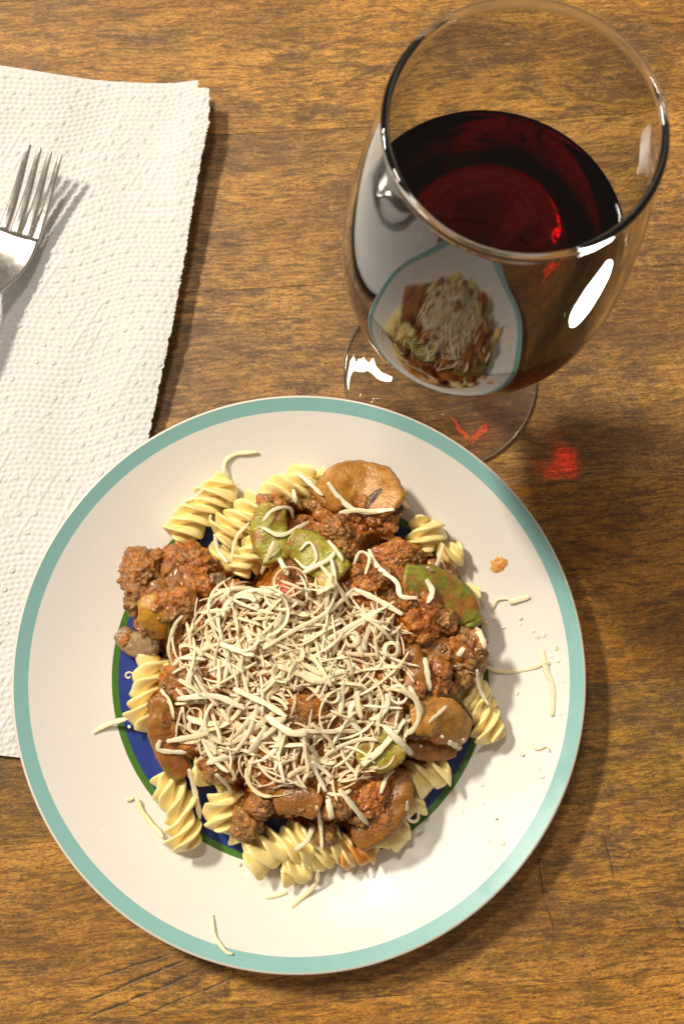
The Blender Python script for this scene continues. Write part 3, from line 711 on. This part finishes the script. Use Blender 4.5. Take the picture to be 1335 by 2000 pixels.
def pick():
    while True:
        x = random.uniform(pile[:, 0].min(), pile[:, 0].max()); y = random.uniform(pile[:, 1].min(), pile[:, 1].max())
        sd = float(poly_sd(np.array([x]), np.array([y]), pile)[0])
        if sd < .001: continue
        r = math.hypot((x-pc.x)/.040, (y-pc.y)/.036); dens = .32+.68*math.exp(-r*r)
        if math.hypot((x-hole.x)/.011, (y-hole.y)/.009) < 1: dens *= .12
        if math.hypot(x-pep.x, y-pep.y) < .0085: dens *= .10
        if random.random() < dens: return x, y
stf = ([], [])
for k in range(640):      # underlayer: short broken bits
    x, y = pick(); L = random.uniform(.003, .013)
    rand_shred(x, y, L, random.uniform(0, 6.28), random.gauss(0, 90), 0, random.uniform(.0005, .0012), .0004, None, '', '', '', stf)
o = mesh_obj('cheese_crumbs', stf[0], stf[1], M_CHM); tag(o, 'short broken bits of grated cheese between the longer shreds', 'cheese', kind='stuff')
for k in range(286):
    x, y = pick(); L = min(.027, max(.006, random.lognormvariate(math.log(.0140), .40)))
    c = random.random(); k0 = random.gauss(0, 28) if c < .70 else random.choice((-1, 1))*random.uniform(50, 160) if c < .94 else random.choice((-1, 1))*random.uniform(260, 420)
    m = M_CHM if (k < 75 or random.random() < .08) else M_CH
    lab = 'melting cheese shred low in the pile, half sunk in sauce' if m is M_CHM else 'pale grated cheese shred in the pile on the meat sauce'
    rand_shred(x, y, L, random.uniform(0, 6.28), k0, random.gauss(0, 2500), random.choice((random.uniform(.0006, .0011), random.uniform(.0008, .0014), random.uniform(.0011, .0021))), random.uniform(.00045, .0007), m, 'cheese_shred', lab, GPILE if m is M_CH else 'melting shreds low in the cheese pile')
GL = 'single cheese shreds lying on sauce, pepper and pasta'
for pts, wd, lab in [
 ([(578, 922), (600, 940), (630, 972)], 1.7, 'straight cheese shred across the fusilli left of the big mushroom'),
 ([(640, 945), (668, 980), (705, 1000), (768, 998)], 1.9, 'long bent cheese shred on the big mushroom slice'),
 ([(662, 1003), (700, 998), (735, 1004)], 1.6, 'shorter cheese shred under the long bent one on the mushroom'),
 ([(572, 955), (578, 985)], 1.5, 'short cheese bit above the left pepper slice'),
 ([(720, 1070), (738, 1110), (772, 1140), (780, 1168), (812, 1172)], 1.7, 'zigzag cheese shred running down beside the right pepper'),
 ([(868, 1060), (858, 1090), (843, 1120), (828, 1115)], 1.6, 'hooked cheese shred over the upper right sauce edge'),
 ([(832, 1132), (843, 1155), (833, 1180)], 2.0, 'cheese shred lying on the right green pepper'),
 ([(690, 1150), (735, 1172), (785, 1202)], 1.9, 'straight cheese shred pointing down right above the pile'),
 ([(515, 1022), (535, 1000), (565, 992), (572, 1010)], 1.3, 'looped cheese shred on the left pepper slice'),
 ([(513, 1034), (552, 1048), (605, 1015)], 1.6, 'v shaped cheese shred across the left pepper slice'),
 ([(420, 1045), (425, 1075), (445, 1100)], 1.4, 'curved cheese shred on the fusilli above the left meat clump'),
 ([(488, 1025), (462, 1050), (452, 1095)], 1.3, 'arched cheese shred over the upper fusilli end'),
 ([(575, 1090), (598, 1110), (618, 1092), (605, 1060), (585, 1075)], 1.1, 'looped cheese shred on the bright green pepper slice'),
 ([(537, 1062), (525, 1090), (508, 1118)], 1.6, 'cheese shred hanging from the left pepper slice'),
 ([(545, 1090), (562, 1125)], 1.7, 'short cheese shred between the two pepper slices'),
 ([(590, 1120), (640, 1095), (655, 1078)], 1.5, 'cheese shred crossing the bright green pepper slice'),
 ([(930, 1225), (945, 1268)], 2.0, 'stubby cheese shred on the right beef clump'),
 ([(905, 1265), (893, 1282)], 1.9, 'small cheese chip on the right beef clump'),
 ([(925, 1310), (935, 1345), (955, 1378)], 1.3, 'thin cheese shred on the fusilli at the right edge'),
 ([(828, 1285), (838, 1350)], 1.8, 'cheese shred on the mushrooms right of the pile'),
 ([(798, 1340), (826, 1395)], 1.6, 'melting cheese shred beside the dark mushroom slice'),
 ([(873, 1378), (835, 1412)], 1.4, 'thin cheese shred on the broad orange mushroom'),
 ([(870, 1448), (905, 1465)], 1.9, 'cheese shred at the lower end of the broad mushroom'),
 ([(795, 1395), (790, 1440)], 1.6, 'cheese shred along the right edge of the pile, by the dark mushroom'),
 ([(742, 1548), (755, 1515), (770, 1505)], 1.4, 'hooked cheese shred on the long bottom mushroom'),
 ([(662, 1540), (690, 1575), (720, 1612)], 2.1, 'broad straight cheese shred at the bottom right of the pile'),
 ([(640, 1560), (648, 1600)], 2.1, 'short wide cheese shred at the bottom of the pile'),
 ([(618, 1570), (626, 1615), (628, 1660)], 1.4, 'long thin cheese shred hanging down over the bottom fusilli'),
 ([(790, 1560), (795, 1598), (815, 1602), (817, 1575)], 1.1, 'looped cheese shred over the blue centre at the lower right'),
 ([(575, 1660), (600, 1640), (612, 1612)], 1.7, 'cheese shred lying across the long bottom fusilli'),
 ([(375, 1500), (385, 1560), (390, 1600)], 1.8, 'long straight cheese shred on the lower left fusilli'),
 ([(425, 1510), (445, 1535), (450, 1555)], 1.4, 'curved cheese shred above the split fusilli'),
 ([(315, 1445), (312, 1465), (365, 1470)], 1.6, 'cheese shred sticking out at the left of the pile'),
 ([(345, 1345), (365, 1370), (340, 1375)], 1.2, 'hooked cheese shred on the left meat clump edge'),
 ([(312, 1345), (335, 1375), (341, 1405)], 1.5, 'melting cheese shred on the sauce at the left'),
 ([(325, 1448), (370, 1440), (410, 1432)], 1.8, 'pinkish cheese shred at the left on the red sauce'),
 ([(335, 1300), (330, 1265), (345, 1225), (362, 1207)], 1.3, 'bowed cheese shred at the far left of the pile'),
 ([(640, 1055), (665, 1090), (668, 1100)], 1.3, 'cheese shred on the small beef crumb below the mushroom'),
 ([(690, 1105), (702, 1080), (720, 1090), (712, 1125)], 1.1, 'curled cheese shred below the small beef crumb'),
 ([(640, 1250), (700, 1215), (745, 1190)], 1.8, 'long straight cheese shred near the upper right of the pile'),
 ([(707, 1495), (750, 1455), (790, 1405)], 2.2, 'long cheese shred crossing the green pepper triangle'),
 ([(748, 1418), (775, 1445), (805, 1475)], 2.2, 'straight cheese shred crossing over the one on the pepper triangle'),
 ([(515, 1270), (570, 1235), (640, 1195), (690, 1150)], 1.4, 'very long thin cheese shred across the top of the pile'),
 ([(455, 1345), (520, 1375), (560, 1400)], 2.0, 'broad cheese shred in the middle left of the pile'),
 ([(345, 1365), (420, 1360), (480, 1385)], 2.0, 'broad cheese shred at the left end of the pile'),
 ([(518, 1398), (565, 1430), (600, 1432)], 2.3, 'curved broad shred below the bare meat spot'),
]:
    shred_px(pts, wd, .6, lab, GL, mat=M_CHM if 'melting' in lab or 'pinkish' in lab else M_CH, tw=(random.gauss(0, .2), random.gauss(0, .35)), lift=.0003)
for (x, y) in [(412, 1005), (462, 950), (985, 1225), (1018, 1205), (962, 1210), (1010, 1350), (1022, 1475), (548, 1700), (250, 1420), (1066, 1290), (1085, 1260), (460, 940), (470, 1690), (968, 1600), (700, 1700), (730, 1712), (1050, 1240), (820, 1455), (860, 1440), (905, 1450)]:
    a = random.uniform(0, 6.28); L = random.uniform(2, 5)
    shred_px([(x, y), (x+L*2*math.cos(a), y+L*2*math.sin(a))], random.uniform(.7, 1.3), .4, 'tiny pale cheese crumb %s, %s of the plate' % ('beside the lowest pasta' if y > 1650 else 'near the teal rim' if x > 1000 else 'lying by the pasta', zone(*at(x, y, .01)[:2], PC[0], PC[1], .01, .06)), 'tiny cheese crumbs off the pile', name='cheese_crumb', zref=.008, stiff=.3)

# ------------------------------------------------------------------ splashes and droplets on the plate
def drop(px, py, r, hgt, label, cat, mat, name, group=None, sub=4, irr=.25):
    z = .009
    for _ in range(3):
        c = at(px, py, z); z = float(plate_z(math.hypot(c.x-PC[0], c.y-PC[1])))
    v, f = ico(sub); out = []
    for q in v:
        k = 1+irr*mn.noise(Vector(q)*1.6+Vector((px, py, 0)))
        out.append((c.x+q[0]*r*k, c.y+q[1]*r*k, z+(max(q[2], -.1))*hgt*(1+.3*mn.noise(Vector(q)*2.4))))
    out = np.array(out); out[:, 2] += plate_z(np.hypot(out[:, 0]-PC[0], out[:, 1]-PC[1]))-z
    o = mesh_obj(name, out, f, mat); tag(o, label, cat, group)
t = NT('oily_sauce_splash'); n_ = t.noise(t.co, 500, 4, .6)
M_SPL = t.set(col=t.mix(t.ramp(n_, [(.35, 0), (.65, 1)]), (.72, .25, .03), (.80, .47, .16)), rough=.08, spec=.6, sss=.4, rad=(1, .5, .2), sscale=.002, normal=t.bump(n_, .0006, .7))
t = NT('faint_sauce_stain'); M_STAIN = t.set(col=(.80, .58, .33), rough=.2, spec=.5)
t = NT('clear_water'); M_WATER = t.set(col=(.86, .835, .79), rough=.03, spec=.7)
drop(973, 1102, .0030, .0009, 'orange sauce splash on the white plate at the upper right', 'sauce', M_SPL, 'sauce_splash', sub=5, irr=.5)
drop(791, 964, .0013, .0003, 'faint orange sauce dot right above the big mushroom', 'sauce', M_STAIN, 'sauce_splash')
drop(947, 1217, .0014, .0003, 'faint sauce dot by the green ring at the right', 'sauce', M_STAIN, 'sauce_splash')
drop(963, 1110, .0012, .0005, 'small sauce dot touching the orange splash', 'sauce', M_SPL, 'sauce_splash', irr=.4)
WD = [(940, 1532, .0011), (942, 1569, .0008), (1053, 1500, .0010), (903, 1582, .0007), (1075, 1282, .0008), (1060, 1240, .0012), (1088, 1290, .0011), (1040, 1232, .0009), (980, 1645, .0012), (955, 1640, .0009), (1092, 1395, .0008), (1100, 1330, .0007), (1056, 1515, .0014), (1015, 1218, .0007)]
ORD = ['topmost', 'second from top', 'third from top', 'fourth from top', 'fifth from top', 'sixth from top', 'seventh from top', 'above the wavy shred', 'seventh from bottom', 'fifth from bottom', 'fourth from bottom', 'third from bottom', 'next to lowest', 'lowest']
for k, (x, y, r) in enumerate(WD):
    drop(x, y, r, r*.45, 'clear water droplet on the right of the white plate, %s' % ORD[sorted(WD, key=lambda q: q[1]).index((x, y, r))], 'water', M_WATER, 'water_droplet', 'water droplets on the right of the plate', 3, .3)

# ------------------------------------------------------------------ paper towel
t = NT('paper_towel_white'); f1 = t.noise(t.co, 1400, 5, .7); f2 = t.noise(t.co, 350, 4, .6)
M_PAPER = t.set(col=t.mix(t.ramp(f2, [(.3, 0), (.7, 1)]), (.645, .65, .655), (.70, .705, .71)), rough=.95, spec=.15, sheen=.15, normal=t.bump(f1, .00022, .5))
EDGE_R = [(411, 176, .0090), (396, 250, .0088), (381, 340, .0084), (366, 440, .0078), (341, 590, .0070), (318, 700, .0060), (287, 858, .0045), (258, 1010, .0030), (225, 1200, .0018), (180, 1486, .0022)]
EW = np.array([tuple(at(*p)) for p in EDGE_R])
def towel(name, parent, shift, zoff, top_pts, res=.00042, emb=1.0):
    tp = np.array([tuple(at(x, y, z)) for x, y, z in top_pts]); bot = np.array([tuple(at(-40, 1470, .001)), tuple(at(36, 1479, .001)), tuple(at(185, 1488, .001))])
    ytop = tp[:, 1].max(); ybot = bot[:, 1].min()-.002
    ys = np.arange(ybot, ytop+res, res); xl = -.235
    er = EW[np.argsort(EW[:, 1])]; nC = int((.235-.05)/res)
    u = np.linspace(0, 1, nC)
    Xs = np.zeros((len(ys), nC)); Ys = np.zeros_like(Xs); Zs_ = np.zeros_like(Xs)
    for i, y in enumerate(ys):
        yn = (y-ybot)/(ytop-ybot)
        xr = np.interp(y, er[:, 1], er[:, 0])+shift
        xr += .0005*mn.noise(Vector((y*260, 1, 0)))+.00045*mn.noise(Vector((y*1300, 2, 0)))
        ze = np.interp(y, er[:, 1], er[:, 2])
        xx = xl+(xr-xl)*u
        yt = np.interp(xx, tp[:, 0], tp[:, 1]); yb = np.interp(xx, bot[:, 0], bot[:, 1])
        Xs[i] = xx; Ys[i] = yb+(yt-yb)*yn
        dr = xr-xx
        lift_ = ze*np.exp(-(dr/.030)**1.5)
        topl = .0035*np.exp(-((ytop-y)/.03)**2)*(1-np.exp(-(dr/.06)**2))
        Zs_[i] = .0011+lift_+topl+.0009*(1+np.sin(xx*70+y*38))*np.exp(-((dr-.05)/.05)**2)*.6
    # emboss pattern, in sheet coordinates
    uu = Xs+.0; vv = Ys
    ang = .10; U = uu*math.cos(ang)+vv*math.sin(ang); Vv = -uu*math.sin(ang)+vv*math.cos(ang)
    wav = .0016*np.sin(U*2*np.pi/.052)+.0010*np.sin(Vv*2*np.pi/.071+1)
    py_, px_ = .00245, .0029
    Vw = Vv+wav; row = np.floor(Vw/py_); fr = Vw/py_-row-.5
    Uw = U+.0006*np.sin(Vv*190)+(row % 2)*px_*.5+.0005*np.sin(row*2.3)
    fu = Uw/px_-np.floor(Uw/px_)-.5
    E_ = .00043*np.cos(np.pi*fu)**1.3*np.cos(np.pi*fr)**1.3
    # dots
    for (ox, oy) in ((0, 0), (.5, .5)):
        du = (U/.0071+ox) % 1-.5; dv = ((Vv+wav)/.0150+oy) % 1-.5
        rr = np.hypot(du*.0071, dv*.0150)
        cell = np.floor(U/.0071+ox)*3+np.floor((Vv+wav)/.0150+oy)*7
        on = (np.sin(cell*12.9)*43758 % 1) < .72
        dm_ = sstep(-rr, -.00150, -.0009)*on
        E_ = E_*(1-dm_)+dm_*(.00075-.00030*sstep(-rr, -.0008, -.0003))
    # diamonds
    for (cu, cv, a, b) in [(-.060, .255, .017, .024), (-.092, .190, .017, .022), (-.137, .262, .018, .026), (-.118, .115, .018, .026), (-.072, .165, .014, .020), (-.165, .170, .018, .026), (-.160, .085, .018, .026), (-.130, .035, .018, .026), (-.105, .255, .016, .022), (-.09, .09, .012, .02)]:
        q = np.abs(U-cu)/a+np.abs(Vv-cv)/b
        for lv in (1.0, .5):
            dd = np.abs(q-lv)*a*.8
            m_ = sstep(-dd, -.0009, -.00035); E_ = E_*(1-m_)+m_*.00042
    Zs_ = Zs_+E_*emb+zoff
    Zs_ += .00035*np.sin(U*170+2*np.sin(Vv*60))
    n, m = Xs.shape
    V = np.stack([Xs, Ys, np.maximum(Zs_, .0005+zoff*0)], -1).reshape(-1, 3)
    # keep the sheet under the plate
    rp = np.hypot(V[:, 0]-PC[0], V[:, 1]-PC[1])
    und = np.interp(rp, [.0, .066, .07, .0835, .0955, .1075, .1131, .120, .13], [0, .0012, .0020, .0045, .0080, .0125, .0150, .030, .05])-.0006
    V[:, 2] = np.where(rp < .125, np.minimum(V[:, 2], np.maximum(und, .0004)), V[:, 2])
    return mesh_obj(name, V, grid_faces(n, m), M_PAPER, parent)
tow = empty('paper_towel', (0, 0, 0)); tag(tow, 'folded white embossed paper towel on the table left of the plate', 'paper towel')
towel('top_layer', tow, 0, 0, [(-160, 112, .004), (0, 136, .004), (100, 153, .004), (200, 163, .004), (300, 172, .005), (360, 173, .008), (411, 177, .009)])
towel('under_layer', tow, -.0047, -.0012, [(-160, 106, .003), (0, 130, .003), (100, 147, .003), (200, 158, .003), (290, 168, .004), (340, 167, .006), (389, 160, .0085)], res=.0009, emb=.7)
# frayed paper fibres along the torn edge
fv = []; ff = []
for k in range(46):
    i = random.uniform(0, 6.2); a = int(i); p = EW[a]+(EW[a+1]-EW[a])*(i-a)
    b = len(fv); L = random.uniform(.0006, .0022); an = random.uniform(-.9, .9); q = p+np.array([math.cos(an)*L, math.sin(an)*L, random.uniform(-.0004, .0006)])
    p = p-np.array([.0008, 0, 0]); w_ = np.array([0, .00012, 0])
    fv += [p-w_, p+w_, q, p+np.array([0, 0, .00018])]; ff += [(b, b+1, b+2), (b+1, b+3, b+2), (b+3, b, b+2)]
o = mesh_obj('torn_fibres', fv, ff, M_PAPER, tow, False); o['kind'] = 'stuff'

# ------------------------------------------------------------------ fork
t = NT('brushed_steel'); n1 = t.noise(t.mapping(t.co, (300, 300, 300)), 1, 5, .7); n2 = t.noise(t.co, 2600, 3, .6)
M_STEEL = t.set(col=(.60, .58, .545), metal=1, rough=t.ramp(n1, [(.35, .18), (.7, .30)]), normal=t.bump(t.math('ADD', n1, n2), .00006, .5))
fork = empty('fork'); tag(fork, 'stainless steel dinner fork lying on the paper towel', 'fork')
tip = at(88, 290, .018); b_ = at(8, 535, .006); ax = Vector((b_.x-tip.x, b_.y-tip.y, 0)).normalized(); sd_ = Vector((-ax.y, ax.x, 0))
def fz(s):   # height of the fork along its length (m from the tips)
    return float(np.interp(s, [0, .010, .022, .034, .043, .051, .059, .070, .082, .100, .14, .185, .195], [.0180, .0132, .0092, .0066, .0052, .0054, .0082, .0132, .0158, .0160, .0120, .0052, .0045]))
fzs = np.linspace(0, .195, 60); fzv = np.convolve(np.pad([fz(s) for s in fzs], 3, mode='edge'), np.ones(7)/7, 'valid')
def fp(s, wv, dz): 
    z = float(np.interp(s, fzs, fzv)); return (tip.x+ax.x*s+sd_.x*wv, tip.y+ax.y*s+sd_.y*wv, z+dz)
def bar(name, ss, cen, hw, th, dish=0.0):
    V = []
    sec = [(-1, -.5), (-1, .5), (-.86, .95), (-.3, 1), (.3, 1), (.86, .95), (1, .5), (1, -.5), (.86, -.95), (.3, -1), (-.3, -1), (-.86, -.95)]
    for s, c, h, tt in zip(ss, cen, hw, th):
        for (a, b) in sec:
            wv = c+a*h; V.append(fp(s, wv, b*tt*.5+dish*(wv/.0095)**2*.0022))
    n = len(ss); F = grid_faces(n, 12, True)+[tuple(range(12))[::-1], tuple((n-1)*12+j for j in range(12))]
    return mesh_obj(name, V, F, M_STEEL, fork)
TL = .0385
for k in range(4):
    c0 = (k-1.5)*.0048; c1 = (k-1.5)*.0050
    ss = np.r_[0, .0003, np.linspace(.001, TL, 16)]; e = np.clip(ss/TL, 0, 1)
    bar('tine', ss, c0+(c1-c0)*e, np.where(ss < .0005, .00062+ss*.6, .00082+.00128*e**.7), .0011+.0007*e, dish=.35)
# root of the tines and bowl
ss = np.r_[np.linspace(TL-.0014, .062, 16), np.linspace(.064, .100, 14), np.linspace(.104, .19, 22), [.193, .1945, .195]]
hw = np.interp(ss, [TL-.0014, .042, .048, .055, .062, .070, .080, .100, .15, .185, .193, .1945, .195], [.0092, .0095, .0093, .0080, .0056, .0036, .0027, .0029, .0050, .0068, .0055, .003, .001])
th = np.interp(ss, [.038, .06, .08, .15, .195], [.0018, .0022, .0030, .0026, .0018])
bar('fork_body', ss, ss*0, hw, th, dish=1)
o = fork; 
for k in range(3):   # rounded crotches between the tines
    c = (k-1)*.0050
    ss2 = np.linspace(TL-.0022, TL+.0004, 8); e = (ss2-ss2[0])/(ss2[-1]-ss2[0])
    bar('tine_root', ss2, ss2*0+c, .0016+e*.0, .0017+ss2*0, dish=1) if False else None

# ------------------------------------------------------------------ wine glass and wine
def glass_mat():
    m = bpy.data.materials.new('clear_glass'); m.use_nodes = True; nt = m.node_tree; nt.nodes.clear()
    g = nt.nodes.new('ShaderNodeBsdfGlass'); g.inputs['IOR'].default_value = 1.5; g.inputs['Roughness'].default_value = 0; g.inputs['Color'].default_value = (.985, .99, .985, 1)
    o = nt.nodes.new('ShaderNodeOutputMaterial'); nt.links.new(g.outputs[0], o.inputs[0]); return m
M_GLASS = glass_mat()
def wine_mat():
    m = bpy.data.materials.new('red_wine'); m.use_nodes = True; nt = m.node_tree; nt.nodes.clear()
    g = nt.nodes.new('ShaderNodeBsdfGlass'); g.inputs['IOR'].default_value = 1.34; g.inputs['Roughness'].default_value = 0
    v = nt.nodes.new('ShaderNodeVolumeAbsorption'); v.inputs['Color'].default_value = (.885, .08, .05, 1); v.inputs['Density'].default_value = 330
    o = nt.nodes.new('ShaderNodeOutputMaterial'); nt.links.new(g.outputs[0], o.inputs[0]); nt.links.new(v.outputs[0], o.inputs[1]); return m
M_WINE = wine_mat()
GC = (.0518, .1483)
zk = [.070, .078, .088, .099, .111, .124, .138, .156, .178, .1995]
rk = [0.01953, 0.02823, 0.03519, 0.04029, 0.04363, 0.04497, 0.04471, 0.04313, 0.04027, 0.03613]
out_p, _s = resample(catmull([(.0032, .0690)]+list(zip(rk, zk)), 10), 110)
for _ in range(40): out_p[1:-1] = .5*out_p[1:-1]+.25*(out_p[:-2]+out_p[2:])
TH = .0013
tg = np.gradient(out_p, axis=0); nr = np.stack([-tg[:, 1], tg[:, 0]], 1); nr /= np.linalg.norm(nr, axis=1)[:, None]
thk = np.interp(np.linspace(0, 1, len(out_p)), [0, .15, .35, .9, 1], [.004, .0022, .0012, .0011, .0011])
in_p = out_p+nr*thk[:, None]; in_p = in_p[(in_p[:, 0] > .0045) & (in_p[:, 1] > .0725)]
zi0 = in_p[0, 1]
rimc = (out_p[-1]+in_p[-1])/2; rr_ = .00118; rim_arc = [(rimc[0]+rr_*math.cos(a), rimc[1]+.0011+rr_*math.sin(a)) for a in np.linspace(-.95, math.pi+.95, 22)]
wg = empty('wine_glass', (GC[0], GC[1], 0)); tag(wg, 'clear stemmed wine glass standing behind the plate, holding red wine', 'wine glass')
foot = [(1e-5, .0010), (.020, .0010), (.036, .0006), (.0405, .0003), (.0416, .0007), (.0419, .0013), (.0415, .0020), (.040, .0025), (.034, .0030), (.026, .0038), (.017, .0056), (.011, .0085), (.0075, .0125)]
foot_s = foot[:6]+[tuple(a) for a in catmull(foot[5:], 5)]
stem = [tuple(a) for a in catmull([(.0075, .0125), (.0050, .020), (.0042, .032), (.0038, .048), (.0034, .060), (.0032, .0690)], 5)]
lathe('foot', foot_s, M_GLASS, wg, (0, 0), 160)
lathe('stem', stem, M_GLASS, wg, (0, 0), 96)
bowl = [tuple(a) for a in out_p]+rim_arc+[tuple(a) for a in in_p[::-1]]+[(.0015, zi0-.0001), (1e-5, zi0-.0001)]
lathe('bowl', bowl, M_GLASS, wg, (0, 0), 192)
WZ = .136; OV = .00035
ip = in_p-nr[-len(in_p):]*OV
wp = [(1e-5, zi0-.0001-OV), (.0015, zi0-.0001-OV)]+[tuple(a) for a in ip if a[1] < WZ]
rw = float(np.interp(WZ, ip[:, 1], ip[:, 0]))
wp += [(rw, WZ+.0007), (rw-.0010, WZ+.0002), (rw-.0022, WZ), (1e-5, WZ)]
wine = lathe('red_wine', wp, M_WINE, None, (0, 0), 192); wine.location = (GC[0], GC[1], 0)
tag(wine, 'dark red wine filling the glass a little over half', 'wine')
